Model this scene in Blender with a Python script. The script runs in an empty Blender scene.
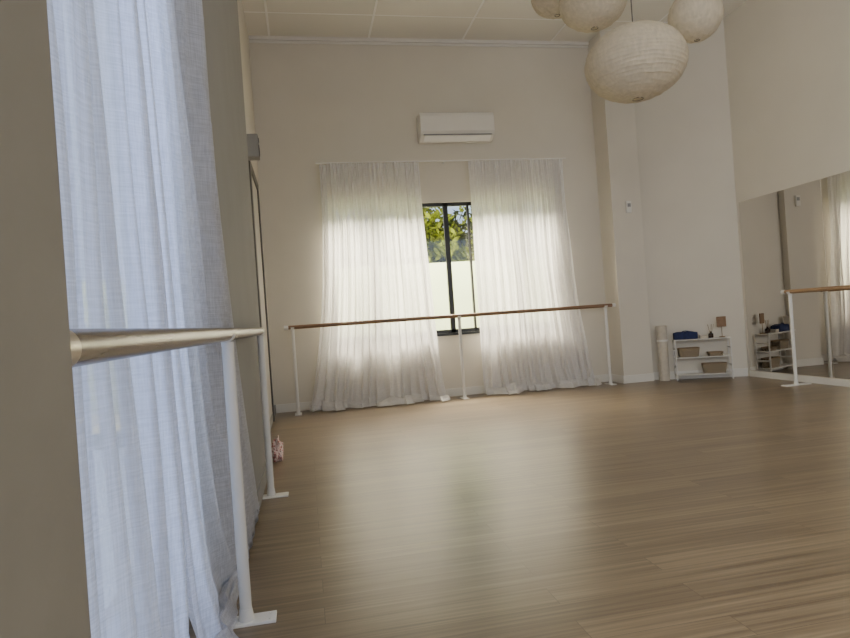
import bpy, bmesh, math, random
from mathutils import Vector, Matrix, noise
random.seed(4)
scene = bpy.context.scene
COL = scene.collection

# ------------------------------------------------------------------ helpers
def new_mat(name):
    m = bpy.data.materials.new(name); m.use_nodes = True
    nt = m.node_tree; nt.nodes.clear()
    return m, nt
def N(nt, typ, **kw):
    n = nt.nodes.new(typ)
    for k, v in kw.items():
        if hasattr(n, k) and not k[0].isupper(): setattr(n, k, v)
        else: n.inputs[k].default_value = v
    return n
def rgba(c): return (c[0], c[1], c[2], 1.0)

def paint(name, col, rough=0.5, metal=0.0, var=0.06, scale=6.0, bump=0.0, bscale=60.0, spec=0.5):
    m, nt = new_mat(name)
    out = N(nt, 'ShaderNodeOutputMaterial'); b = N(nt, 'ShaderNodeBsdfPrincipled')
    b.inputs['Roughness'].default_value = rough; b.inputs['Metallic'].default_value = metal
    b.inputs['Specular IOR Level'].default_value = spec
    tc = N(nt, 'ShaderNodeTexCoord'); nz = N(nt, 'ShaderNodeTexNoise'); nz.inputs['Scale'].default_value = scale
    nz.inputs['Detail'].default_value = 4
    nt.links.new(tc.outputs['Object'], nz.inputs['Vector'])
    cr = N(nt, 'ShaderNodeValToRGB')
    cr.color_ramp.elements[0].position = 0.3; cr.color_ramp.elements[1].position = 0.7
    cr.color_ramp.elements[0].color = rgba([max(0, c * (1 - var)) for c in col])
    cr.color_ramp.elements[1].color = rgba([min(1, c * (1 + var)) for c in col])
    nt.links.new(nz.outputs['Fac'], cr.inputs['Fac']); nt.links.new(cr.outputs['Color'], b.inputs['Base Color'])
    if bump > 0:
        n2 = N(nt, 'ShaderNodeTexNoise'); n2.inputs['Scale'].default_value = bscale; n2.inputs['Detail'].default_value = 3
        nt.links.new(tc.outputs['Object'], n2.inputs['Vector'])
        bp = N(nt, 'ShaderNodeBump'); bp.inputs['Strength'].default_value = bump; bp.inputs['Distance'].default_value = 0.01
        nt.links.new(n2.outputs['Fac'], bp.inputs['Height']); nt.links.new(bp.outputs['Normal'], b.inputs['Normal'])
    nt.links.new(b.outputs[0], out.inputs[0])
    return m

def fabric(name, col, transp=0.2, transl=0.5, mscale=(60, 60, 4), wrinkle=0.0, lo=0.9, weave=0.0, wdist=0.02):
    m, nt = new_mat(name)
    out = N(nt, 'ShaderNodeOutputMaterial')
    d = N(nt, 'ShaderNodeBsdfDiffuse'); t = N(nt, 'ShaderNodeBsdfTranslucent'); tr = N(nt, 'ShaderNodeBsdfTransparent')
    tc = N(nt, 'ShaderNodeTexCoord'); mp = N(nt, 'ShaderNodeMapping'); mp.inputs['Scale'].default_value = mscale
    nz = N(nt, 'ShaderNodeTexNoise'); nz.inputs['Scale'].default_value = 3.0; nz.inputs['Detail'].default_value = 5
    nt.links.new(tc.outputs['Object'], mp.inputs['Vector']); nt.links.new(mp.outputs[0], nz.inputs['Vector'])
    cr = N(nt, 'ShaderNodeValToRGB')
    cr.color_ramp.elements[0].position = 0.3; cr.color_ramp.elements[1].position = 0.7
    cr.color_ramp.elements[0].color = rgba([c * lo for c in col]); cr.color_ramp.elements[1].color = rgba(col)
    nt.links.new(nz.outputs['Fac'], cr.inputs['Fac'])
    nt.links.new(cr.outputs[0], d.inputs['Color']); nt.links.new(cr.outputs[0], t.inputs['Color'])
    m1 = N(nt, 'ShaderNodeMixShader'); m1.inputs[0].default_value = transl
    nt.links.new(d.outputs[0], m1.inputs[1]); nt.links.new(t.outputs[0], m1.inputs[2])
    m2 = N(nt, 'ShaderNodeMixShader'); m2.inputs[0].default_value = transp
    if weave > 0:
        n1 = N(nt, 'ShaderNodeTexNoise'); n1.inputs['Scale'].default_value = 1.0; n1.inputs['Detail'].default_value = 2
        mpa = N(nt, 'ShaderNodeMapping'); mpa.inputs['Scale'].default_value = (12, 12, 260)
        n2 = N(nt, 'ShaderNodeTexNoise'); n2.inputs['Scale'].default_value = 1.0; n2.inputs['Detail'].default_value = 2
        mpb = N(nt, 'ShaderNodeMapping'); mpb.inputs['Scale'].default_value = (260, 260, 9)
        nt.links.new(tc.outputs['Object'], mpa.inputs[0]); nt.links.new(mpa.outputs[0], n1.inputs[0])
        nt.links.new(tc.outputs['Object'], mpb.inputs[0]); nt.links.new(mpb.outputs[0], n2.inputs[0])
        ad = N(nt, 'ShaderNodeMath', operation='ADD'); nt.links.new(n1.outputs['Fac'], ad.inputs[0]); nt.links.new(n2.outputs['Fac'], ad.inputs[1])
        mr = N(nt, 'ShaderNodeMapRange'); mr.inputs['From Min'].default_value = 0.75; mr.inputs['From Max'].default_value = 1.25
        mr.inputs['To Min'].default_value = max(0, transp - weave); mr.inputs['To Max'].default_value = transp + weave
        nt.links.new(ad.outputs[0], mr.inputs[0]); nt.links.new(mr.outputs[0], m2.inputs[0])
    if wrinkle > 0:
        bp = N(nt, 'ShaderNodeBump'); bp.inputs['Strength'].default_value = wrinkle; bp.inputs['Distance'].default_value = wdist
        nt.links.new(nz.outputs['Fac'], bp.inputs['Height'])
        nt.links.new(bp.outputs[0], d.inputs['Normal']); nt.links.new(bp.outputs[0], t.inputs['Normal'])
    nt.links.new(m1.outputs[0], m2.inputs[1]); nt.links.new(tr.outputs[0], m2.inputs[2])
    nt.links.new(m2.outputs[0], out.inputs[0])
    return m

def add_box(bm, x0, x1, y0, y1, z0, z1):
    vs = [bm.verts.new((x, y, z)) for x in (x0, x1) for y in (y0, y1) for z in (z0, z1)]
    for f in ((0,1,3,2),(4,6,7,5),(0,4,5,1),(2,3,7,6),(0,2,6,4),(1,5,7,3)):
        bm.faces.new([vs[i] for i in f])
def add_cyl(bm, p0, p1, r0, r1=None, seg=20, cap=True):
    r1 = r0 if r1 is None else r1
    p0 = Vector(p0); p1 = Vector(p1); d = (p1 - p0).normalized()
    a = Vector((0,0,1)) if abs(d.z) < 0.9 else Vector((1,0,0))
    u = d.cross(a).normalized(); v = d.cross(u)
    A = [bm.verts.new(p0 + (u*math.cos(t) + v*math.sin(t))*r0) for t in [2*math.pi*i/seg for i in range(seg)]]
    B = [bm.verts.new(p1 + (u*math.cos(t) + v*math.sin(t))*r1) for t in [2*math.pi*i/seg for i in range(seg)]]
    for i in range(seg):
        bm.faces.new((A[i], A[(i+1)%seg], B[(i+1)%seg], B[i]))
    if cap:
        bm.faces.new(A[::-1]); bm.faces.new(B)
def lathe(bm, prof, seg=40, cx=0, cy=0):
    rings = []
    for r, z in prof:
        rings.append([bm.verts.new((cx + r*math.cos(2*math.pi*i/seg), cy + r*math.sin(2*math.pi*i/seg), z)) for i in range(seg)])
    for a, b in zip(rings, rings[1:]):
        for i in range(seg):
            bm.faces.new((a[i], a[(i+1)%seg], b[(i+1)%seg], b[i]))
    return rings
def mk(name, bm, mat, parent=None, smooth=False, bevel=0.0, label=None, cat=None, kind=None, group=None, loc=None, rotz=0.0):
    bmesh.ops.recalc_face_normals(bm, faces=bm.faces)
    me = bpy.data.meshes.new(name); bm.to_mesh(me); bm.free()
    me.materials.append(mat)
    if smooth:
        for p in me.polygons: p.use_smooth = True
    ob = bpy.data.objects.new(name, me); COL.objects.link(ob)
    if loc is not None: ob.location = loc
    ob.rotation_euler[2] = rotz
    if bevel > 0:
        md = ob.modifiers.new('Bevel', 'BEVEL'); md.width = bevel; md.segments = 2; md.limit_method = 'ANGLE'
    if smooth:
        try:
            ob.data.set_sharp_from_angle(angle=math.radians(45))
        except Exception: pass
    if parent: ob.parent = parent
    if label: ob['label'] = label
    if cat: ob['category'] = cat
    if kind: ob['kind'] = kind
    if group: ob['group'] = group
    return ob
def empty(name, loc, label, cat, group=None, rotz=0.0):
    e = bpy.data.objects.new(name, None); COL.objects.link(e); e.location = loc
    e.empty_display_size = 0.1; e.rotation_euler[2] = rotz
    e['label'] = label; e['category'] = cat
    if group: e['group'] = group
    return e
def box_ob(name, b, mat, **kw):
    bm = bmesh.new(); add_box(bm, *b); return mk(name, bm, mat, **kw)

# ------------------------------------------------------------------ materials
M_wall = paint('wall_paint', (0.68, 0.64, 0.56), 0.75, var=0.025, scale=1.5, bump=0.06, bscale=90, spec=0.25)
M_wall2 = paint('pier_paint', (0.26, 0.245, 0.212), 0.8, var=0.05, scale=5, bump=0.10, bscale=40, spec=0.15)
M_wall3 = paint('shaded_grey_paint', (0.30, 0.293, 0.278), 0.8, var=0.03, scale=3, bump=0.06, bscale=50, spec=0.15)  # shade on the left wall put into a grey colour; speaker cabinet shares it
M_trim = paint('trim_white', (0.74, 0.72, 0.67), 0.45, var=0.02)
M_white = paint('white_metal', (0.76, 0.75, 0.72), 0.35, var=0.02)
M_shelf = paint('shelf_white', (0.66, 0.64, 0.60), 0.45, var=0.03)
M_white_l = paint('off_white_metal', (0.66, 0.65, 0.63), 0.35, var=0.02)
M_plastic = paint('white_plastic', (0.78, 0.76, 0.71), 0.35, var=0.01)
M_greyp = paint('grey_plastic', (0.30, 0.30, 0.30), 0.5, var=0.03)
M_dark = paint('black_aluminium', (0.012, 0.013, 0.015), 0.4, var=0.1)
M_jamb = paint('door_frame_grey', (0.10, 0.095, 0.09), 0.5, var=0.1)
M_darkslot = paint('dark_slot', (0.05, 0.05, 0.05), 0.6)
M_chrome = paint('brushed_cap', (0.42, 0.37, 0.30), 0.3, metal=0.6, var=0.03)
M_navy = paint('navy_fabric', (0.012, 0.022, 0.085), 0.8, var=0.3, scale=30, bump=0.3)
M_cord = paint('cord', (0.10, 0.09, 0.08), 0.7)
M_matroll = paint('roll_material', (0.56, 0.51, 0.43), 0.85, var=0.08, scale=20, bump=0.2)
M_brown = paint('brown_board', (0.22, 0.13, 0.07), 0.6, var=0.2, scale=20)
M_bottle = paint('amber_bottle', (0.03, 0.015, 0.01), 0.15, var=0.1)
M_reed = paint('reed', (0.26, 0.18, 0.10), 0.8)
M_door = paint('door_paint', (0.50, 0.47, 0.42), 0.5, var=0.03)
M_bark = paint('bark', (0.07, 0.05, 0.035), 0.9, var=0.4, scale=15, bump=0.6)
M_fence = paint('garden_wall_paint', (0.50, 0.60, 0.40), 0.9, var=0.06, scale=3, bump=0.2)
M_ground = paint('ground_soil', (0.30, 0.29, 0.18), 0.95, var=0.3, scale=3)

def wood_rail(name, c1, c2, rough, axis, metal=0.0):
    m, nt = new_mat(name)
    out = N(nt, 'ShaderNodeOutputMaterial'); b = N(nt, 'ShaderNodeBsdfPrincipled')
    b.inputs['Roughness'].default_value = rough
    b.inputs['Metallic'].default_value = metal
    tc = N(nt, 'ShaderNodeTexCoord'); mp = N(nt, 'ShaderNodeMapping')
    mp.inputs['Scale'].default_value = (1.5, 40, 40) if axis == 'X' else (40, 1.5, 40)
    nz = N(nt, 'ShaderNodeTexNoise'); nz.inputs['Scale'].default_value = 2; nz.inputs['Detail'].default_value = 6
    cr = N(nt, 'ShaderNodeValToRGB'); cr.color_ramp.elements[0].position = 0.3; cr.color_ramp.elements[1].position = 0.7
    cr.color_ramp.elements[0].color = rgba(c1); cr.color_ramp.elements[1].color = rgba(c2)
    nt.links.new(tc.outputs['Object'], mp.inputs[0]); nt.links.new(mp.outputs[0], nz.inputs[0])
    nt.links.new(nz.outputs['Fac'], cr.inputs[0]); nt.links.new(cr.outputs[0], b.inputs['Base Color'])
    nt.links.new(b.outputs[0], out.inputs[0]); return m
M_rail_b = wood_rail('rail_wood_red', (0.16, 0.09, 0.05), (0.31, 0.18, 0.10), 0.35, 'X')
M_rail_r = wood_rail('rail_wood_brown', (0.28, 0.16, 0.08), (0.40, 0.25, 0.13), 0.35, 'Y')
M_rail_l = wood_rail('rail_wood_pale', (0.11, 0.085, 0.06), (0.21, 0.17, 0.125), 0.27, 'Y', metal=0.15)

def floor_mat():
    m, nt = new_mat('oak_laminate')
    out = N(nt, 'ShaderNodeOutputMaterial'); b = N(nt, 'ShaderNodeBsdfPrincipled')
    tc = N(nt, 'ShaderNodeTexCoord')
    br = N(nt, 'ShaderNodeTexBrick'); br.offset = 0.37; br.offset_frequency = 2
    br.inputs['Scale'].default_value = 1; br.inputs['Brick Width'].default_value = 1.25; br.inputs['Row Height'].default_value = 0.125
    br.inputs['Mortar Size'].default_value = 0.0012; br.inputs['Mortar Smooth'].default_value = 0.3
    br.inputs['Color1'].default_value = (0, 0, 0, 1); br.inputs['Color2'].default_value = (1, 1, 1, 1); br.inputs['Mortar'].default_value = (0.5,0.5,0.5,1)
    nt.links.new(tc.outputs['Object'], br.inputs['Vector'])
    mp = N(nt, 'ShaderNodeMapping'); mp.inputs['Scale'].default_value = (1.0, 44, 1)
    add = N(nt, 'ShaderNodeVectorMath', operation='ADD')
    sc = N(nt, 'ShaderNodeVectorMath', operation='SCALE'); sc.inputs['Scale'].default_value = 7.0
    nt.links.new(br.outputs['Color'], sc.inputs[0])
    nt.links.new(tc.outputs['Object'], mp.inputs[0]); nt.links.new(mp.outputs[0], add.inputs[0]); nt.links.new(sc.outputs[0], add.inputs[1])
    nz = N(nt, 'ShaderNodeTexNoise'); nz.inputs['Scale'].default_value = 1.0; nz.inputs['Detail'].default_value = 7; nz.inputs['Roughness'].default_value = 0.62
    nt.links.new(add.outputs[0], nz.inputs['Vector'])
    cr = N(nt, 'ShaderNodeValToRGB')
    e = cr.color_ramp.elements; e[0].position = 0.29; e[1].position = 0.71
    e[0].color = (0.118, 0.082, 0.048, 1); e[1].color = (0.315, 0.242, 0.153, 1)
    mid = cr.color_ramp.elements.new(0.5); mid.color = (0.208, 0.152, 0.092, 1)
    nt.links.new(nz.outputs['Fac'], cr.inputs[0])
    hs = N(nt, 'ShaderNodeMix', data_type='RGBA', blend_type='MULTIPLY')
    hs.inputs[0].default_value = 1.0
    pr = N(nt, 'ShaderNodeValToRGB'); pr.color_ramp.elements[0].color = (0.82, 0.81, 0.80, 1); pr.color_ramp.elements[1].color = (1.07, 1.07, 1.06, 1)
    nt.links.new(br.outputs['Color'], pr.inputs[0])
    nt.links.new(cr.outputs[0], hs.inputs[6]); nt.links.new(pr.outputs[0], hs.inputs[7])
    gm = N(nt, 'ShaderNodeMix', data_type='RGBA'); gm.inputs[7].default_value = (0.095, 0.066, 0.04, 1)
    nt.links.new(br.outputs['Fac'], gm.inputs[0]); nt.links.new(hs.outputs[2], gm.inputs[6])
    nt.links.new(gm.outputs[2], b.inputs['Base Color'])
    rr = N(nt, 'ShaderNodeMapRange'); rr.inputs['To Min'].default_value = 0.25; rr.inputs['To Max'].default_value = 0.38
    nt.links.new(nz.outputs['Fac'], rr.inputs[0]); nt.links.new(rr.outputs[0], b.inputs['Roughness'])
    b.inputs['Specular IOR Level'].default_value = 0.85
    bp = N(nt, 'ShaderNodeBump'); bp.inputs['Strength'].default_value = 0.11; bp.inputs['Distance'].default_value = 0.003
    nt.links.new(nz.outputs['Fac'], bp.inputs['Height']); nt.links.new(bp.outputs[0], b.inputs['Normal'])
    nt.links.new(b.outputs[0], out.inputs[0]); return m
M_floor = floor_mat()

def ceil_mat():
    m, nt = new_mat('ceiling_tiles')
    out = N(nt, 'ShaderNodeOutputMaterial'); b = N(nt, 'ShaderNodeBsdfPrincipled'); b.inputs['Roughness'].default_value = 0.9
    tc = N(nt, 'ShaderNodeTexCoord'); br = N(nt, 'ShaderNodeTexBrick'); br.offset = 0.0
    mp = N(nt, 'ShaderNodeMapping'); mp.inputs['Location'].default_value = (0.18, 0.15, 0)
    br.inputs['Scale'].default_value = 1; br.inputs['Brick Width'].default_value = 1.2; br.inputs['Row Height'].default_value = 0.6
    br.inputs['Mortar Size'].default_value = 0.014; br.inputs['Mortar Smooth'].default_value = 0.2
    br.inputs['Color1'].default_value = (0.80, 0.78, 0.715, 1); br.inputs['Color2'].default_value = (0.83, 0.81, 0.745, 1)
    br.inputs['Mortar'].default_value = (0.98, 0.97, 0.94, 1)
    nt.links.new(tc.outputs['Object'], mp.inputs[0]); nt.links.new(mp.outputs[0], br.inputs['Vector'])
    nt.links.new(br.outputs['Color'], b.inputs['Base Color'])
    bp = N(nt, 'ShaderNodeBump'); bp.inputs['Strength'].default_value = 0.8; bp.inputs['Distance'].default_value = 0.02
    nt.links.new(br.outputs['Fac'], bp.inputs['Height']); nt.links.new(bp.outputs[0], b.inputs['Normal'])
    nt.links.new(b.outputs[0], out.inputs[0]); return m
M_ceil = ceil_mat()

M_curtain_back = fabric('sheer_curtain_white', (0.93, 0.92, 0.92), transp=0.13, transl=0.42, lo=0.95, weave=0.06)
M_curtain_left = fabric('sheer_curtain_cool', (0.74, 0.75, 0.81), transp=0.20, transl=0.45, lo=0.90, weave=0.12)
M_paper = fabric('rice_paper', (0.75, 0.68, 0.55), transp=0.0, transl=0.35, mscale=(14, 14, 5), wrinkle=0.35, lo=0.84, wdist=0.02)

def glass_mat():
    m, nt = new_mat('window_glass')
    out = N(nt, 'ShaderNodeOutputMaterial'); t = N(nt, 'ShaderNodeBsdfTransparent'); g = N(nt, 'ShaderNodeBsdfGlossy')
    g.inputs['Roughness'].default_value = 0.02; t.inputs['Color'].default_value = (0.96, 0.98, 0.97, 1)
    mx = N(nt, 'ShaderNodeMixShader'); mx.inputs[0].default_value = 0.05
    nt.links.new(t.outputs[0], mx.inputs[1]); nt.links.new(g.outputs[0], mx.inputs[2]); nt.links.new(mx.outputs[0], out.inputs[0]); return m
M_glass = glass_mat()
def mirror_mat():
    m, nt = new_mat('mirror_silver')
    out = N(nt, 'ShaderNodeOutputMaterial'); g = N(nt, 'ShaderNodeBsdfGlossy')
    g.inputs['Roughness'].default_value = 0.0; g.inputs['Color'].default_value = (0.70, 0.68, 0.64, 1)
    nt.links.new(g.outputs[0], out.inputs[0]); return m
M_mirror = mirror_mat()
def wicker_mat():
    m, nt = new_mat('wicker')
    out = N(nt, 'ShaderNodeOutputMaterial'); b = N(nt, 'ShaderNodeBsdfPrincipled'); b.inputs['Roughness'].default_value = 0.8
    tc = N(nt, 'ShaderNodeTexCoord'); ck = N(nt, 'ShaderNodeTexChecker'); ck.inputs['Scale'].default_value = 60
    ck.inputs['Color1'].default_value = (0.40, 0.32, 0.22, 1); ck.inputs['Color2'].default_value = (0.09, 0.07, 0.045, 1)
    nt.links.new(tc.outputs['Object'], ck.inputs[0]); nt.links.new(ck.outputs[0], b.inputs['Base Color'])
    bp = N(nt, 'ShaderNodeBump'); bp.inputs['Strength'].default_value = 0.5
    nt.links.new(ck.outputs['Fac'], bp.inputs['Height']); nt.links.new(bp.outputs[0], b.inputs['Normal'])
    nt.links.new(b.outputs[0], out.inputs[0]); return m
M_wicker = wicker_mat()
def pink_mat():
    m, nt = new_mat('pink_print_cloth')
    out = N(nt, 'ShaderNodeOutputMaterial'); b = N(nt, 'ShaderNodeBsdfPrincipled'); b.inputs['Roughness'].default_value = 0.85
    tc = N(nt, 'ShaderNodeTexCoord'); v = N(nt, 'ShaderNodeTexVoronoi'); v.inputs['Scale'].default_value = 40
    cr = N(nt, 'ShaderNodeValToRGB'); cr.color_ramp.elements[0].position = 0.25; cr.color_ramp.elements[1].position = 0.5
    cr.color_ramp.elements[0].color = (0.48, 0.16, 0.16, 1); cr.color_ramp.elements[1].color = (0.72, 0.58, 0.55, 1)
    nt.links.new(tc.outputs['Object'], v.inputs['Vector']); nt.links.new(v.outputs['Distance'], cr.inputs[0])
    nt.links.new(cr.outputs[0], b.inputs['Base Color']); nt.links.new(b.outputs[0], out.inputs[0]); return m
M_pink = pink_mat()
def leaf_mat():
    m, nt = new_mat('leaves')
    out = N(nt, 'ShaderNodeOutputMaterial'); d = N(nt, 'ShaderNodeBsdfDiffuse'); t = N(nt, 'ShaderNodeBsdfTranslucent')
    tc = N(nt, 'ShaderNodeTexCoord'); nz = N(nt, 'ShaderNodeTexNoise'); nz.inputs['Scale'].default_value = 2.4; nz.inputs['Detail'].default_value = 5
    cr = N(nt, 'ShaderNodeValToRGB'); cr.color_ramp.elements[0].position = 0.44; cr.color_ramp.elements[1].position = 0.64
    cr.color_ramp.elements[0].color = (0.018, 0.028, 0.007, 1); cr.color_ramp.elements[1].color = (0.36, 0.44, 0.04, 1)
    nt.links.new(tc.outputs['Object'], nz.inputs[0]); nt.links.new(nz.outputs['Fac'], cr.inputs[0])
    nt.links.new(cr.outputs[0], d.inputs[0]); nt.links.new(cr.outputs[0], t.inputs[0])
    mx = N(nt, 'ShaderNodeMixShader'); mx.inputs[0].default_value = 0.4
    nt.links.new(d.outputs[0], mx.inputs[1]); nt.links.new(t.outputs[0], mx.inputs[2]); nt.links.new(mx.outputs[0], out.inputs[0]); return m
M_leaf = leaf_mat()

# ------------------------------------------------------------------ room shell
H = 4.52
YB = 7.65      # back wall
XR = 5.43      # mirror wall
XL = -0.42     # far part of left wall
YP = 2.58      # near face of the grey pier
box_ob('floor', (-0.8, 6.2, -3.4, 8.1, -0.12, 0.0), M_floor, kind='structure')
box_ob('ceiling', (-0.8, 6.2, -3.4, 8.1, H, H + 0.12), M_ceil, kind='structure')

WX0, WX1, WZ0, WZ1 = 0.36, 3.22, 0.80, 2.46
bm = bmesh.new()
add_box(bm, -0.65, WX0, YB, YB + 0.2, 0, H)
add_box(bm, WX1, 4.6, YB, YB + 0.2, 0, H)
add_box(bm, WX0, WX1, YB, YB + 0.2, 0, WZ0)
add_box(bm, WX0, WX1, YB, YB + 0.2, WZ1, H)
mk('wall_back', bm, M_wall, kind='structure')
box_ob('wall_pilaster', (3.95, 4.36, 7.30, YB, 0, H), M_wall, kind='structure')
PA = Vector((4.36, 7.41)); PB = Vector((5.43, 6.90))
dv = (PB - PA).normalized(); nv = Vector((-dv.y, dv.x))
def prism(name, pts, z0, z1, mat, **kw):
    bm = bmesh.new()
    lo = [bm.verts.new((p[0], p[1], z0)) for p in pts]; hi = [bm.verts.new((p[0], p[1], z1)) for p in pts]
    n = len(pts)
    bm.faces.new(lo); bm.faces.new(hi)
    for i in range(n): bm.faces.new((lo[i], lo[(i+1)%n], hi[(i+1)%n], hi[i]))
    return mk(name, bm, mat, **kw)
prism('wall_corner', [PA, PB, PB + Vector((0.0, 0.25)), PA + Vector((0.0, 0.25))], 0, H, M_wall, kind='structure')
box_ob('wall_right', (XR, XR + 0.2, -3.2, 7.15, 0, H), M_wall, kind='structure')
bm = bmesh.new()
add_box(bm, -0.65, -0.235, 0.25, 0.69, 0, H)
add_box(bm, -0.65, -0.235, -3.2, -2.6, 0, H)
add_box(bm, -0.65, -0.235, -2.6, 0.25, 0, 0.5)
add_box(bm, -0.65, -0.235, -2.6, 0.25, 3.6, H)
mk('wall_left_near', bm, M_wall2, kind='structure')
WY1 = 2.50
bm = bmesh.new()
add_box(bm, -0.65, -0.50, 0.69, 0.95, 0, H)
add_box(bm, -0.65, -0.50, WY1, YP, 0, H)
add_box(bm, -0.65, -0.50, 0.95, WY1, 0, 0.12)
add_box(bm, -0.65, -0.50, 0.95, WY1, 3.3, H)
add_box(bm, -0.65, XL, 5.3, YB, 0, H)
mk('wall_left', bm, M_wall, kind='structure')
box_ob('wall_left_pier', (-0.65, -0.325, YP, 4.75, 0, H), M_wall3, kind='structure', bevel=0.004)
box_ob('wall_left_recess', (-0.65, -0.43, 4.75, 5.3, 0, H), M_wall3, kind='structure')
bm = bmesh.new()
add_box(bm, -0.65, 0.3, -3.4, -3.2, 0, H); add_box(bm, 5.2, 6.0, -3.4, -3.2, 0, H)
add_box(bm, 0.3, 5.2, -3.4, -3.2, 0, 0.5); add_box(bm, 0.3, 5.2, -3.4, -3.2, 3.4, H)
mk('wall_rear', bm, M_wall, kind='structure')

# trims
bm = bmesh.new(); add_box(bm, XL, 3.95, YB - 0.04, YB, H - 0.045, H); add_box(bm, XL, 3.95, YB - 0.018, YB, H - 0.075, H - 0.045)
mk('trim_1', bm, M_trim, kind='structure', bevel=0.006)
BH = 0.10
box_ob('baseboard_back', (XL, 3.95, YB - 0.018, YB, 0, BH), M_trim, kind='structure', bevel=0.004)
bm = bmesh.new(); add_box(bm, 3.932, 3.95, 7.282, YB-0.018, 0, BH); add_box(bm, 3.95, 4.36, 7.282, 7.30, 0, BH)
mk('baseboard_pilaster', bm, M_trim, kind='structure', bevel=0.004)
prism('baseboard_corner', [PA - nv*0.018, PB - nv*0.018 - dv*0.01, PB, PA], 0, BH, M_trim, kind='structure')
box_ob('baseboard_right', (XR - 0.015, XR, -3.2, 6.86, 0, 0.07), M_trim, kind='structure', bevel=0.004)
bm = bmesh.new(); add_box(bm, -0.325, -0.317, 3.55, 4.75, 0, BH); add_box(bm, XL, XL + 0.015, 5.3, YB, 0, BH)
mk('baseboard_left', bm, M_wall3, kind='structure')

def window_back():
    bm = bmesh.new(); y0, y1 = YB + 0.03, YB + 0.07; fr = 0.045
    add_box(bm, WX0, WX1, y0, y1, WZ0, WZ0 + fr); add_box(bm, WX0, WX1, y0, y1, WZ1 - fr, WZ1)
    add_box(bm, WX0, WX0 + fr, y0, y1, WZ0, WZ1); add_box(bm, WX1 - fr, WX1, y0, y1, WZ0, WZ1)
    for x, w in ((0.90, 0.09), (1.535, 0.025), (1.855, 0.06), (2.15, 0.025), (2.80, 0.09)):
        add_box(bm, x - w/2, x + w/2, y0, y1, WZ0, WZ1)
    w = mk('window_1', bm, M_dark, kind='structure')
    g = box_ob('glass', (WX0, WX1, YB + 0.055, YB + 0.06, WZ0, WZ1), M_glass, parent=w)
    g['label'] = 'clear glass pane'
window_back()
box_ob('trim_2', (WX0 - 0.03, WX1 + 0.03, YB - 0.03, YB + 0.03, WZ0 - 0.03, WZ0), M_dark, kind='structure')
def window_left():
    bm = bmesh.new(); x0, x1 = -0.62, -0.56; fr = 0.05
    add_box(bm, x0, x1, 0.95, WY1, 0.12, 0.12 + fr); add_box(bm, x0, x1, 0.95, WY1, 3.3 - fr, 3.3)
    for y in (0.95, 1.70, WY1 - fr): add_box(bm, x0, x1, y, y + fr, 0.12, 3.3)
    w = mk('window_2', bm, M_greyp, kind='structure')
    g = box_ob('glass', (-0.592, -0.588, 0.95, WY1, 0.12, 3.3), M_glass, parent=w); g['label'] = 'clear glass pane'
window_left()
bm = bmesh.new(); add_box(bm, XL, XL + 0.028, 5.93, 6.03, 0, 2.6); add_box(bm, XL, XL + 0.028, 6.95, 7.03, 0, 2.6); add_box(bm, XL, XL + 0.028, 6.03, 6.95, 2.52, 2.6)
d = mk('door_1', bm, M_jamb, kind='structure')
box_ob('door_leaf', (XL, XL + 0.012, 6.03, 6.95, 0.01, 2.52), M_door, parent=d)

# ------------------------------------------------------------------ mirrors
for i, (a, b) in enumerate(((5.60, 6.85), (4.345, 5.595), (3.09, 4.34))):
    bm = bmesh.new(); add_box(bm, XR - 0.008, XR, a, b, 0.08, 2.18)
    mk('mirror', bm, M_mirror, bevel=0.002, label='large frameless mirror panel above the white baseboard', cat='mirror', group='wall mirror panels')

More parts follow.
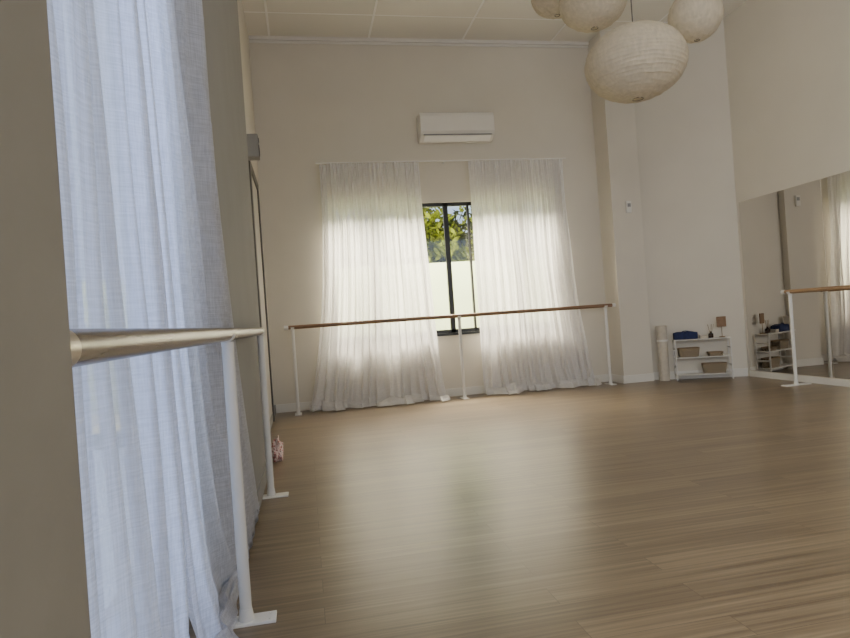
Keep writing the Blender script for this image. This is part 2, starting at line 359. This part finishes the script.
# ------------------------------------------------------------------ curtains
def sstep(x): x = max(0.0, min(1.0, x)); return x*x*(3-2*x)
def curtain(axis, a0, a1, b0, b1, base, z_top, folds, amp, outdir, mat, label, seed, puddle=0.05, bow=0.0, flare=2.2, warp=0.03, sharp=0.0, pile=0.05, ledge=None):
    rnd = random.Random(seed)
    nu = folds * 20; nvz = 74; npud = 18
    ph = [rnd.uniform(-1.2, 1.2) for _ in range(folds + 2)]
    am = [rnd.uniform(0.3, 1.35) for _ in range(folds + 2)]
    bm = bmesh.new(); grid = []
    nd = nvz - npud
    for j in range(nvz):
        row = []
        pud = max(0, j - nd + 1) / npud
        tt = min(1.0, j / (nd - 1))
        z = z_top * (1 - tt)
        for i in range(nu + 1):
            u = i / nu
            uu = u + warp * math.sin(2*math.pi*u*1.7 + seed) * math.sin(math.pi*u)
            fk = max(0.0, min(folds, uu * folds)); k = int(fk); fr = fk - k; fr = fr*fr*(3-2*fr)
            A = am[k] * (1 - fr) + am[k + 1] * fr; P = ph[k] * (1 - fr) + ph[k + 1] * fr
            drift = noise.noise(Vector((u * 5 + seed, tt * 1.8, seed * 1.7)))
            s = math.sin(2 * math.pi * fk + P + drift * 3.4 * tt)
            if sharp > 0: s = s * (1 - sharp) + sharp * (2 * abs(math.sin(math.pi * fk + P * 0.5 + drift * 1.7 * tt)) ** 0.8 - 1)
            s2 = math.sin(2 * math.pi * fk * 2.7 + P * 3 + tt * 1.3 + seed)
            off = amp * A * s * (0.45 + 0.75 * tt) + amp * 0.25 * s2 * (1 - 0.3 * tt)
            off += amp * 0.9 * noise.noise(Vector((u * folds * 0.6, tt * 3, seed + 9.0)))
            fl = tt ** flare
            lat = (a0 + (a1 - a0) * u) * (1 - fl) + (b0 + (b1 - b0) * u) * fl
            lat += 0.35 * amp * math.cos(2 * math.pi * fk + P) * tt
            low = sstep(1 - z / 0.30)
            keep = 1 - 0.25 * low - 0.30 * sstep(pud * 2)
            off2 = off * keep + bow * fl
            zz = z
            q = noise.noise(Vector((u * folds * 0.33, 7.1, seed)))
            off2 += low * puddle * (0.25 + 0.6 * q)
            crump = noise.noise(Vector((u * folds * 1.0, z * 11, seed + 2.0)))
            off2 += low * 0.030 * crump
            if pud > 0:
                w = noise.noise(Vector((u * folds * 0.55, 3.3, seed))); w2 = noise.noise(Vector((u * folds * 0.9, pud * 5, seed + 4)))
                w3 = 0.5 + 0.5 * noise.noise(Vector((u * folds * 0.4, 11.0, seed + 6)))
                off2 += sstep(pud * 0.8) * puddle * (0.8 + 1.5 * w)
                lat += 0.03 * pud * noise.noise(Vector((u * folds * 0.7, 5.5, seed + 1)))
                zz = 0.006 + (pile * 2 * w3 * math.sin(pud * math.pi) + 0.014) * (1 + 0.9 * w2) * (1 - 0.5 * pud)
            else: zz = max(z, 0.02 + 0.012 * noise.noise(Vector((u*folds*0.8, 1.0, seed))))
            if ledge and lat > ledge[0] - 0.06:
                off2 = max(off2, ledge[1] * sstep((lat - ledge[0] + 0.06) / 0.06) + 0.35 * max(-0.02, off * keep) )
            o = base + outdir * off2
            row.append(bm.verts.new((lat, o, max(zz, 0.004)) if axis == 'X' else (o, lat, max(zz, 0.004))))
        grid.append(row)
    for j in range(nvz - 1):
        for i in range(nu):
            bm.faces.new((grid[j][i], grid[j][i+1], grid[j+1][i+1], grid[j+1][i]))
    ob = mk('curtain', bm, mat, smooth=False, label=label, cat='curtain')
    for p in ob.data.polygons: p.use_smooth = True
    return ob
RZ = 2.94
curtain('X', 0.30, 1.52, -0.02, 1.64, YB - 0.135, RZ, 14, 0.060, -1, M_curtain_back, 'sheer white floor-length curtain over the window, hem pooling on the floor', 3, puddle=0.16, bow=0.05, sharp=0.45, pile=0.08)
curtain('X', 2.15, 3.42, 2.12, 3.64, YB - 0.135, RZ, 14, 0.060, -1, M_curtain_back, 'sheer white floor-length curtain hanging next to the pilaster', 8, puddle=0.14, bow=0.04, sharp=0.45, pile=0.08)
curtain('Y', 0.74, 1.78, 0.74, 1.92, -0.40, 3.36, 7, 0.045, 1, M_curtain_left, 'sheer bluish-white linen curtain beside the near wall pier', 5, puddle=0.05, bow=0.0, pile=0.03, sharp=0.3)
curtain('Y', 1.74, 2.55, 1.86, 3.52, -0.40, 3.36, 8, 0.032, 1, M_curtain_left, 'sheer white linen curtain with its hem gathered on the floor', 12, puddle=0.065, bow=0.02, flare=2.8, pile=0.05, ledge=(YP, 0.088), sharp=0.3)

def rod(p0, p1, axis, wall, label):
    e = empty('curtain_rod', p0, label, 'curtain rod')
    p0 = Vector(p0); d = Vector(p1) - p0
    bm = bmesh.new(); add_cyl(bm, (0,0,0), d, 0.009); mk('rod', bm, M_white, parent=e, smooth=True)
    for t in (0.02, 0.5, 0.98):
        c = d * t
        bm = bmesh.new()
        if axis == 'X': add_cyl(bm, c, c + Vector((0, wall, 0)), 0.006)
        else: add_cyl(bm, c, c + Vector((wall, 0, 0)), 0.006)
        mk('bracket', bm, M_white, parent=e, smooth=True)
rod((0.26, YB - 0.135, RZ + 0.01), (3.46, YB - 0.135, RZ + 0.01), 'X', 0.135, 'thin white metal curtain rod above the window')
rod((-0.40, 0.72, 3.37), (-0.40, YP - 0.01, 3.37), 'Y', -0.10, 'thin white metal curtain rod above the side window')

# ------------------------------------------------------------------ barres
def barre(axis, a, b, other, z, posts, rmat, label, r=0.0225, foot=(0.10, 0.09), capmat=None, pm=None, pr=0.018):
    pm = pm or M_white
    base = (a, other, 0) if axis == 'X' else (other, a, 0)
    e = empty('ballet_barre', base, label, 'ballet barre')
    L = b - a
    def P(t, o, zz): return (t, o, zz) if axis == 'X' else (o, t, zz)
    bm = bmesh.new(); add_cyl(bm, P(0, 0, z), P(L, 0, z), r, seg=28); mk('rail', bm, rmat, parent=e, smooth=True)
    for t in (0, L):
        s = 1 if t == 0 else -1
        bm = bmesh.new(); add_cyl(bm, P(t - s*0.008, 0, z), P(t + s*0.04, 0, z), r + 0.0015, seg=28)
        mk('end_cap', bm, capmat or M_white, parent=e, smooth=True)
    for p in posts:
        t = p - a
        bm = bmesh.new(); add_cyl(bm, P(t, 0, 0.008), P(t, 0, z - r - 0.012), pr, seg=20)
        add_cyl(bm, P(t, 0, 0.008), P(t, 0, 0.05), pr + 0.007, pr + 0.001, seg=20)
        mk('post', bm, pm, parent=e, smooth=True)
        bm = bmesh.new(); n = 14; w = 0.02
        prev = None
        for i in range(n + 1):
            ang = math.pi + math.pi * i / n
            ci, co = r, r + 0.005
            ring = []
            for rad in (ci, co):
                for ww in (-w, w):
                    oo = rad * math.cos(ang); zz = z + rad * math.sin(ang)
                    ring.append(bm.verts.new(P(t + ww, oo, zz)))
            if prev:
                bm.faces.new((prev[0], prev[1], ring[1], ring[0])); bm.faces.new((prev[2], ring[2], ring[3], prev[3]))
                bm.faces.new((prev[0], ring[0], ring[2], prev[2])); bm.faces.new((prev[1], prev[3], ring[3], ring[1]))
            prev = ring
        add_cyl(bm, P(t, 0, z - r - 0.02), P(t, 0, z - r - 0.004), 0.021, seg=20)
        mk('bracket', bm, pm, parent=e, smooth=True)
        bm = bmesh.new(); fa, fb = foot; hw = 0.038
        if axis == 'X': add_box(bm, t - hw, t + hw, -fa, fb, 0, 0.010)
        else: add_box(bm, -fa, fb, t - hw, t + hw, 0, 0.010)
        for o in (-fa + 0.02, fb - 0.02):
            add_cyl(bm, P(t - 0.02, o, 0.01), P(t - 0.02, o, 0.014), 0.006, seg=10); add_cyl(bm, P(t + 0.02, o, 0.01), P(t + 0.02, o, 0.014), 0.006, seg=10)
        mk('foot_plate', bm, M_white, parent=e, bevel=0.002)
    return e
barre('X', -0.226, 3.91, 7.34, 1.01, (-0.14, 1.85, 3.78), M_rail_b, 'long wooden ballet barre on three white posts before window curtains', foot=(0.09, 0.09))
barre('Y', 0.70, 3.92, -0.265, 0.995, (2.23, 3.84), M_rail_l, 'bronze-brown wooden ballet barre on white posts beside side window curtains', foot=(0.05, 0.10), capmat=M_chrome, pm=M_white_l, pr=0.020)
barre('Y', 2.40, 5.97, 5.20, 1.02, (5.87, 4.2, 2.5), M_rail_r, 'brown wooden ballet barre on white posts before the mirror', foot=(0.16, 0.16))

# ------------------------------------------------------------------ paper lanterns
def lantern(c, rx, rz, label, ribs=22, seed=0):
    e = empty('paper_lantern', c, label, 'paper lantern', group='hanging paper lanterns')
    bm = bmesh.new(); prof = []
    n = ribs * 4; A0 = 6
    for i in range(n + 1):
        th = math.radians(A0) + (math.pi - math.radians(2*A0)) * i / n
        sc = 1 - 0.014 * abs(math.sin(math.pi * i / 4.0))
        prof.append((rx * math.sin(th) * sc, rz * math.cos(th) * (1 - 0.6*(1 - sc))))
    seg = 144
    rings = lathe(bm, prof, seg=seg)
    for k, ring in enumerate(rings):
        for i, v in enumerate(ring):
            a = 2*math.pi*i/seg
            f = 1 + 0.006 * noise.noise(Vector((math.cos(a)*5, math.sin(a)*5, k * 0.05 + seed * 3.1))) + 0.0075*noise.noise(Vector((math.cos(a)*15, math.sin(a)*15, k * 0.10 + seed)))
            v.co.x *= f; v.co.y *= f
            v.co.z += 0.008 * noise.noise(Vector((math.cos(a)*3, math.sin(a)*3, k*0.2 + seed)))
    mk('paper_shade', bm, M_paper, parent=e, smooth=True)
    ro = rx * math.sin(math.radians(A0)); zo = rz * math.cos(math.radians(A0))
    for s in (1, -1):
        bm = bmesh.new(); pts = 28
        for i in range(pts):
            a0 = 2*math.pi*i/pts; a1 = 2*math.pi*(i+1)/pts
            add_cyl(bm, (ro*math.cos(a0), ro*math.sin(a0), s*zo), (ro*math.cos(a1), ro*math.sin(a1), s*zo), 0.002, seg=6)
        if s == 1: add_cyl(bm, (-ro, 0, zo), (ro, 0, zo), 0.003, seg=6)
        mk('wire_ring', bm, M_cord, parent=e)
    bm = bmesh.new(); add_cyl(bm, (0, 0, zo), (0, 0, H - c[2]), 0.004, seg=8); add_cyl(bm, (0,0,zo-0.08), (0,0,zo), 0.02, 0.012, seg=14)
    add_cyl(bm, (0, 0, H - c[2] - 0.02), (0, 0, H - c[2]), 0.03, seg=16)
    mk('cord', bm, M_cord, parent=e, smooth=True)
lantern((2.51, 4.15, 2.765), 0.362, 0.265, 'large flattened round cream paper lantern hanging lowest of the cluster', 30, 1)
lantern((3.03, 4.15, 3.13), 0.194, 0.188, 'small round cream paper lantern hanging near the mirror wall', 19, 2)
lantern((2.37, 4.46, 3.37), 0.258, 0.205, 'medium flattened cream paper lantern hanging above the big one', 23, 3)
lantern((2.23, 4.81, 3.60), 0.208, 0.165, 'small cream paper lantern hanging high near the ceiling', 19, 4)

# ------------------------------------------------------------------ air conditioner
AX, AZ = 2.03, 3.37
e = empty('air_conditioner', (AX, YB, AZ), 'white wall-mounted split air conditioner above the window curtains', 'air conditioner')
W2, HH = 0.475, 0.165
prof = [(0, -HH), (-0.10, -HH), (-0.185, -HH + 0.05), (-0.215, -HH + 0.10), (-0.22, HH - 0.05), (-0.20, HH), (0, HH)]
bm = bmesh.new()
A = [bm.verts.new((-W2, y, z)) for y, z in prof]; B = [bm.verts.new((W2, y, z)) for y, z in prof]
bm.faces.new(A); bm.faces.new(B)
for i in range(len(prof)):
    j = (i+1) % len(prof); bm.faces.new((A[i], A[j], B[j], B[i]))
mk('body', bm, M_plastic, parent=e, bevel=0.012)
bm = bmesh.new()
vs = [bm.verts.new(p) for p in ((-W2+0.05, -0.12, -HH-0.004), (W2-0.05, -0.12, -HH-0.004), (W2-0.05, -0.195, -HH+0.045), (-W2+0.05, -0.195, -HH+0.045),
      (-W2+0.05, -0.125, -HH-0.012), (W2-0.05, -0.125, -HH-0.012), (W2-0.05, -0.203, -HH+0.039), (-W2+0.05, -0.203, -HH+0.039))]
for f in ((0,1,2,3),(4,5,6,7),(0,1,5,4),(2,3,7,6),(0,3,7,4),(1,2,6,5)): bm.faces.new([vs[i] for i in f])
mk('louver', bm, paint('louver_white', (0.9, 0.9, 0.88), 0.3, var=0.01), parent=e)
box_ob('air_slot', (-W2+0.04, W2-0.04, -0.206, -0.18, -HH+0.052, -HH+0.060), M_greyp, parent=e)
bm = bmesh.new()
add_box(bm, -W2+0.05, W2-0.05, -0.18, -0.02, HH-0.004, HH+0.002)
for i in range(6): add_box(bm, -W2+0.05, W2-0.05, -0.18+i*0.028, -0.168+i*0.028, HH, HH+0.005)
mk('intake_grille', bm, M_greyp, parent=e)

e = empty('wall_thermostat', (4.17, 7.30, 2.25), 'small white wall control box on the pilaster', 'thermostat')
box_ob('housing', (-0.035, 0.035, -0.03, 0, -0.075, 0.075), M_plastic, parent=e, bevel=0.006)
box_ob('screen', (-0.022, 0.022, -0.032, -0.029, 0.0, 0.045), M_greyp, parent=e)
e = empty('wall_speaker', (XL, 5.58, 2.60), 'grey box loudspeaker mounted high on the side wall', 'speaker')
box_ob('cabinet', (0.03, 0.135, -0.07, 0.07, -0.10, 0.10), M_wall3, parent=e, bevel=0.01)
box_ob('wall_bracket', (0.0, 0.035, -0.03, 0.03, -0.04, 0.04), M_greyp, parent=e)
bm = bmesh.new(); add_cyl(bm, (0.133, 0, -0.03), (0.139, 0, -0.03), 0.05, seg=28)
mk('driver', bm, M_darkslot, parent=e, smooth=True)
bm = bmesh.new(); add_cyl(bm, (0.133, 0, 0.06), (0.139, 0, 0.06), 0.022, seg=24)
mk('tweeter', bm, M_darkslot, parent=e, smooth=True)

# ------------------------------------------------------------------ shelf & things on it
RZS = math.atan2(dv.y, dv.x)
SC = Vector((4.897, 7.032, 0))
def S(x, y, z=0.0):
    c, s = math.cos(RZS), math.sin(RZS)
    return (SC.x + c*x - s*y, SC.y + s*x + c*y, z)
e = empty('shelf_unit', S(0, 0), 'low white open three-tier shelf standing against the angled wall', 'shelf', rotz=RZS)
SW, SD, SH = 0.33, 0.09, 0.50
for x in (-SW, SW - 0.016):
    for y in (-SD, SD - 0.016):
        box_ob('leg', (x, x + 0.016, y, y + 0.016, 0, SH), M_shelf, parent=e, bevel=0.002)
for z in (0.06, 0.275, SH):
    box_ob('shelf_board', (-SW - (0.008 if z == SH else -0.003), SW + (0.008 if z == SH else -0.003), -SD - 0.004, SD, z, z + 0.013), M_shelf, parent=e, bevel=0.002)
for x in (-SW+0.002, SW - 0.014):
    for z in (0.16, 0.38):
        box_ob('side_rail', (x, x + 0.012, -SD+0.015, SD-0.015, z, z + 0.02), M_shelf, parent=e)
def basket(x, y, z, w, d, h, label):
    e = empty('wicker_basket', S(x, y, z), label, 'basket', rotz=RZS)
    bm = bmesh.new()
    def loop(sx, sy, zz, n=28):
        vs = []
        for i in range(n):
            a = 2*math.pi*i/n; c, s = math.cos(a), math.sin(a)
            p = 0.35
            vs.append(bm.verts.new((sx*math.copysign(abs(c)**p, c), sy*math.copysign(abs(s)**p, s), zz)))
        return vs
    ls = [loop(w/2*0.86, d/2*0.86, 0.0)]
    for k in range(1, 9): 
        f = 0.86 + 0.14*k/8 + (0.012 if k % 2 else 0)
        ls.append(loop(w/2*f, d/2*f, h*k/8))
    for f, zz in ((0.93, h), (0.82, 0.01)): ls.append(loop(w/2*f, d/2*f, zz))
    for a, b in zip(ls, ls[1:]):
        for i in range(28): bm.faces.new((a[i], a[(i+1)%28], b[(i+1)%28], b[i]))
    bm.faces.new(ls[0]); bm.faces.new(ls[-1])
    mk('woven_body', bm, M_wicker, parent=e)
    bm = bmesh.new(); n = 28; p = 0.35; pts = []
    for i in range(n):
        a = 2*math.pi*i/n; c, s = math.cos(a), math.sin(a)
        pts.append((w/2*0.97*math.copysign(abs(c)**p, c), d/2*0.97*math.copysign(abs(s)**p, s), h))
    for i in range(n): add_cyl(bm, pts[i], pts[(i+1)%n], 0.006, seg=6)
    mk('rim', bm, M_reed, parent=e)
basket(-0.16, 0, 0.288, 0.26, 0.14, 0.11, 'woven wicker basket on the middle shelf')
basket(0.15, 0, 0.288, 0.18, 0.14, 0.045, 'shallow wicker tray basket on the middle shelf')
basket(0.13, 0, 0.073, 0.29, 0.14, 0.12, 'wide woven wicker basket on the bottom shelf')
e = empty('zip_bag', S(-0.185, 0, SH + 0.013), 'navy blue soft case lying on top of the shelf', 'bag', rotz=RZS)
bm = bmesh.new(); add_box(bm, -0.14, 0.14, -0.065, 0.065, 0, 0.095)
bmesh.ops.subdivide_edges(bm, edges=bm.edges[:], cuts=5, use_grid_fill=True)
for v in bm.verts:
    f = 1 - 0.15 * (abs(v.co.x)/0.14)**4 * (v.co.z/0.095); v.co.z *= f
    if v.co.z > 0.02: v.co.z += 0.010*noise.noise(v.co*18)
    v.co.y *= 1 - 0.12*(v.co.z/0.095)
mk('case_body', bm, M_navy, parent=e, smooth=True, bevel=0.01)
bm = bmesh.new()
for i in range(12):
    a0 = math.pi*i/12; a1 = math.pi*(i+1)/12
    add_cyl(bm, (-0.045*math.cos(a0), -0.03, 0.088+0.018*math.sin(a0)), (-0.045*math.cos(a1), -0.03, 0.088+0.018*math.sin(a1)), 0.005, seg=8)
mk('handle', bm, M_navy, parent=e, smooth=True)
e = empty('table_sign', S(0.25, 0.02, SH + 0.013), 'small brown square card on a thin stand on the shelf', 'sign', rotz=RZS)
bm = bmesh.new(); add_cyl(bm, (0,0,0), (0,0,0.01), 0.035, seg=20); add_cyl(bm, (0,0,0.01), (0,0,0.13), 0.004, seg=8)
mk('stand', bm, M_reed, parent=e, smooth=True)
box_ob('card', (-0.055, 0.055, -0.006, 0.006, 0.13, 0.26), M_brown, parent=e, bevel=0.003)
e = empty('reed_diffuser', S(0.12, 0.02, SH + 0.013), 'small dark bottle with reeds on the shelf', 'diffuser', rotz=RZS)
bm = bmesh.new(); r = lathe(bm, [(0.001,0),(0.028,0),(0.030,0.01),(0.030,0.05),(0.012,0.065),(0.012,0.08),(0.009,0.08),(0.009,0.06)], seg=20)
mk('bottle', bm, M_bottle, parent=e, smooth=True)
for k in range(5): 
    bm = bmesh.new()
    a = k*1.25; add_cyl(bm, (0,0,0.02), (0.04*math.cos(a), 0.02*math.sin(a), 0.17), 0.0018, seg=6)
    mk('reed', bm, M_reed, parent=e)
bm = bmesh.new()
for k in range(3): add_box(bm, -0.045, 0.045, -0.05, 0.05, k*0.013, k*0.013 + 0.0135)
mk('folded_towel', bm, M_matroll, label='small stack of folded beige cloth on the shelf', cat='towel', bevel=0.004, loc=S(0.025, -0.01, SH + 0.013), rotz=RZS)

e = empty('rolled_mat', (4.48, 7.235, 0), 'beige mat rolled up and standing upright beside the pilaster', 'rolled mat')
def spiral(r0, r1, turns, h, thick):
    bm = bmesh.new(); n = int(turns*30); A=[];
    for i in range(n+1):
        t = i/n; a = 2*math.pi*turns*t; r = r0+(r1-r0)*t
        A.append([bm.verts.new((rr*math.cos(a), rr*math.sin(a), z)) for rr, z in ((r,0),(r+thick,0),(r+thick,h),(r,h))])
    for p, q in zip(A, A[1:]):
        for k in range(4): bm.faces.new((p[k], p[(k+1)%4], q[(k+1)%4], q[k]))
    bm.faces.new(A[0]); bm.faces.new(A[-1])
    return bm
mk('roll', spiral(0.014, 0.062, 4.5, 0.70, 0.0075), M_matroll, parent=e, smooth=True)
bm = bmesh.new(); add_cyl(bm, (0,0,0.5), (0,0,0.525), 0.0715, seg=32, cap=False); mk('strap', bm, M_trim, parent=e, smooth=True)

# crumpled pink cloth on the floor near the side wall
bm = bmesh.new(); bmesh.ops.create_icosphere(bm, subdivisions=5, radius=1)
for v in bm.verts:
    n_ = v.co.copy(); f = 1 + 0.45*noise.noise(n_*1.8 + Vector((3,1,7))) + 0.35*abs(noise.noise(n_*4.5)) 
    v.co = Vector((n_.x*0.040*f, n_.y*0.11*f, 0.060 + n_.z*0.080*f*(1.25 - 0.5*abs(n_.y))))
    if v.co.z < 0.003: v.co.z = 0.002
mk('crumpled_cloth', bm, M_pink, smooth=True, label='crumpled pink and white cloth on the floor by the wall', cat='cloth', loc=(-0.272, 4.9, 0))

# ------------------------------------------------------------------ outside
box_ob('ground', (-12, 16, 8.1, 22, -0.3, -0.1), M_ground, kind='structure')
bm = bmesh.new(); add_box(bm, -5, 11, 10.2, 10.35, -0.1, 1.93)
mk('garden_wall', bm, M_fence, label='pale painted garden wall outside the window', cat='garden wall')
def tree(x, y, seed, label):
    rnd = random.Random(seed)
    e = empty('tree', (x, y, -0.1), label, 'tree', group='trees behind the garden wall')
    bm = bmesh.new(); add_cyl(bm, (0,0,0), (0.1,0,2.0), 0.11, 0.08, seg=12)
    tips = []
    for k in range(16):
        a = rnd.uniform(0, 6.28); z0 = rnd.uniform(1.1, 2.0); L = rnd.uniform(0.7, 1.5)
        p = Vector((0.1, 0, z0)); q = p + Vector((math.cos(a)*L*0.75, math.sin(a)*L*0.55, L*0.85))
        add_cyl(bm, p, q, 0.035, 0.012, seg=8); tips += [p.lerp(q, 0.35), p.lerp(q, 0.65), q, q + Vector((rnd.uniform(-.3,.3), rnd.uniform(-.2,.2), rnd.uniform(-.2,.5)))]
    mk('trunk', bm, M_bark, parent=e, smooth=True)
    bm = bmesh.new()
    for t in tips:
        for k in range(110):
            c = t + Vector((rnd.gauss(0, .28), rnd.gauss(0, .22), rnd.gauss(0, .30)))
            c.x = max(-1.55, min(1.55, c.x))
            s = rnd.uniform(0.045, 0.085)
            u = Vector((rnd.uniform(-1,1), rnd.uniform(-1,1), rnd.uniform(-1,1))).normalized(); w = u.cross(Vector((rnd.uniform(-1,1), rnd.uniform(-1,1), rnd.uniform(-1,1)))).normalized()
            vs = [bm.verts.new(c + p) for p in (-u*s*1.6, w*s*0.6, u*s*1.6, -w*s*0.6)]
            bm.faces.new(vs)
    mk('foliage', bm, M_leaf, parent=e)
tree(-0.3, 12.3, 1, 'leafy green garden tree seen through the window')
tree(2.95, 12.3, 2, 'leafy green garden tree with visible branches outside')
tree(6.2, 12.3, 3, 'leafy green garden tree seen through the window')

# ------------------------------------------------------------------ lights
w = bpy.data.worlds.new('World'); scene.world = w; w.use_nodes = True
nt = w.node_tree; bg = nt.nodes['Background']
bg.inputs[0].default_value = (0.62, 0.74, 1.0, 1); bg.inputs[1].default_value = 1.5
def area(name, loc, rot, sx, sy, power, col):
    l = bpy.data.lights.new(name, 'AREA'); l.shape = 'RECTANGLE'; l.size = sx; l.size_y = sy; l.energy = power; l.color = col
    o = bpy.data.objects.new(name, l); COL.objects.link(o); o.location = loc; o.rotation_euler = rot; return o
WARM = (1.0, 0.955, 0.865)
area('rear_fill', (2.75, -3.15, 1.95), (math.radians(90), 0, 0), 4.8, 2.8, 22, WARM)  # added fill lamp in the unseen rear opening, lifts the whole room
area('side_fill', (-0.45, -1.17, 2.05), (0, math.radians(-90), 0), 3.0, 2.7, 250, WARM)  # added lamp at an unseen left opening, brightens right and back walls
v = Vector((-0.4, 1.7, 1.3)) - Vector((-2.0, 4.2, 2.6))
area('side_curtain_fill', (-2.0, 4.2, 2.6), v.to_track_quat('-Z', 'Y').to_euler(), 0.9, 0.9, 260, (0.42, 0.56, 1.0))  # added blue lamp outside, tints the left curtains and shades their folds
v = Vector((1.8, 7.6, 1.6)) - Vector((1.8, 9.3, 3.9))
o = area('curtain_glow_fill', (1.8, 9.3, 3.9), v.to_track_quat('-Z', 'Y').to_euler(), 4.0, 1.2, 2300, (1.0, 0.86, 0.66))  # added warm lamp above the view, makes the back curtains glow
sun = bpy.data.lights.new('sun', 'SUN'); sun.energy = 6.0; sun.angle = math.radians(1.0); sun.color = (1.0, 0.90, 0.72)
so = bpy.data.objects.new('sun', sun); COL.objects.link(so)
so.rotation_euler = Vector((-0.45, 0.55, -0.62)).to_track_quat('-Z', 'Y').to_euler()

# ------------------------------------------------------------------ camera
psi = math.radians(11.0); th = math.radians(4.0)
F = Vector((math.sin(psi), math.cos(psi), 0)); R = Vector((math.cos(psi), -math.sin(psi), 0)); Z = Vector((0, 0, 1))
ex = R*math.cos(th) - Z*math.sin(th); ey = R*math.sin(th) + Z*math.cos(th)
cam = bpy.data.cameras.new('Camera'); co = bpy.data.objects.new('Camera', cam); COL.objects.link(co)
mat = Matrix((ex, ey, -F)).transposed().to_4x4(); mat.translation = Vector((0, 0, 1.0)); co.matrix_world = mat
cam.sensor_width = 36.0; cam.lens = 26.26; cam.clip_start = 0.02
scene.camera = co
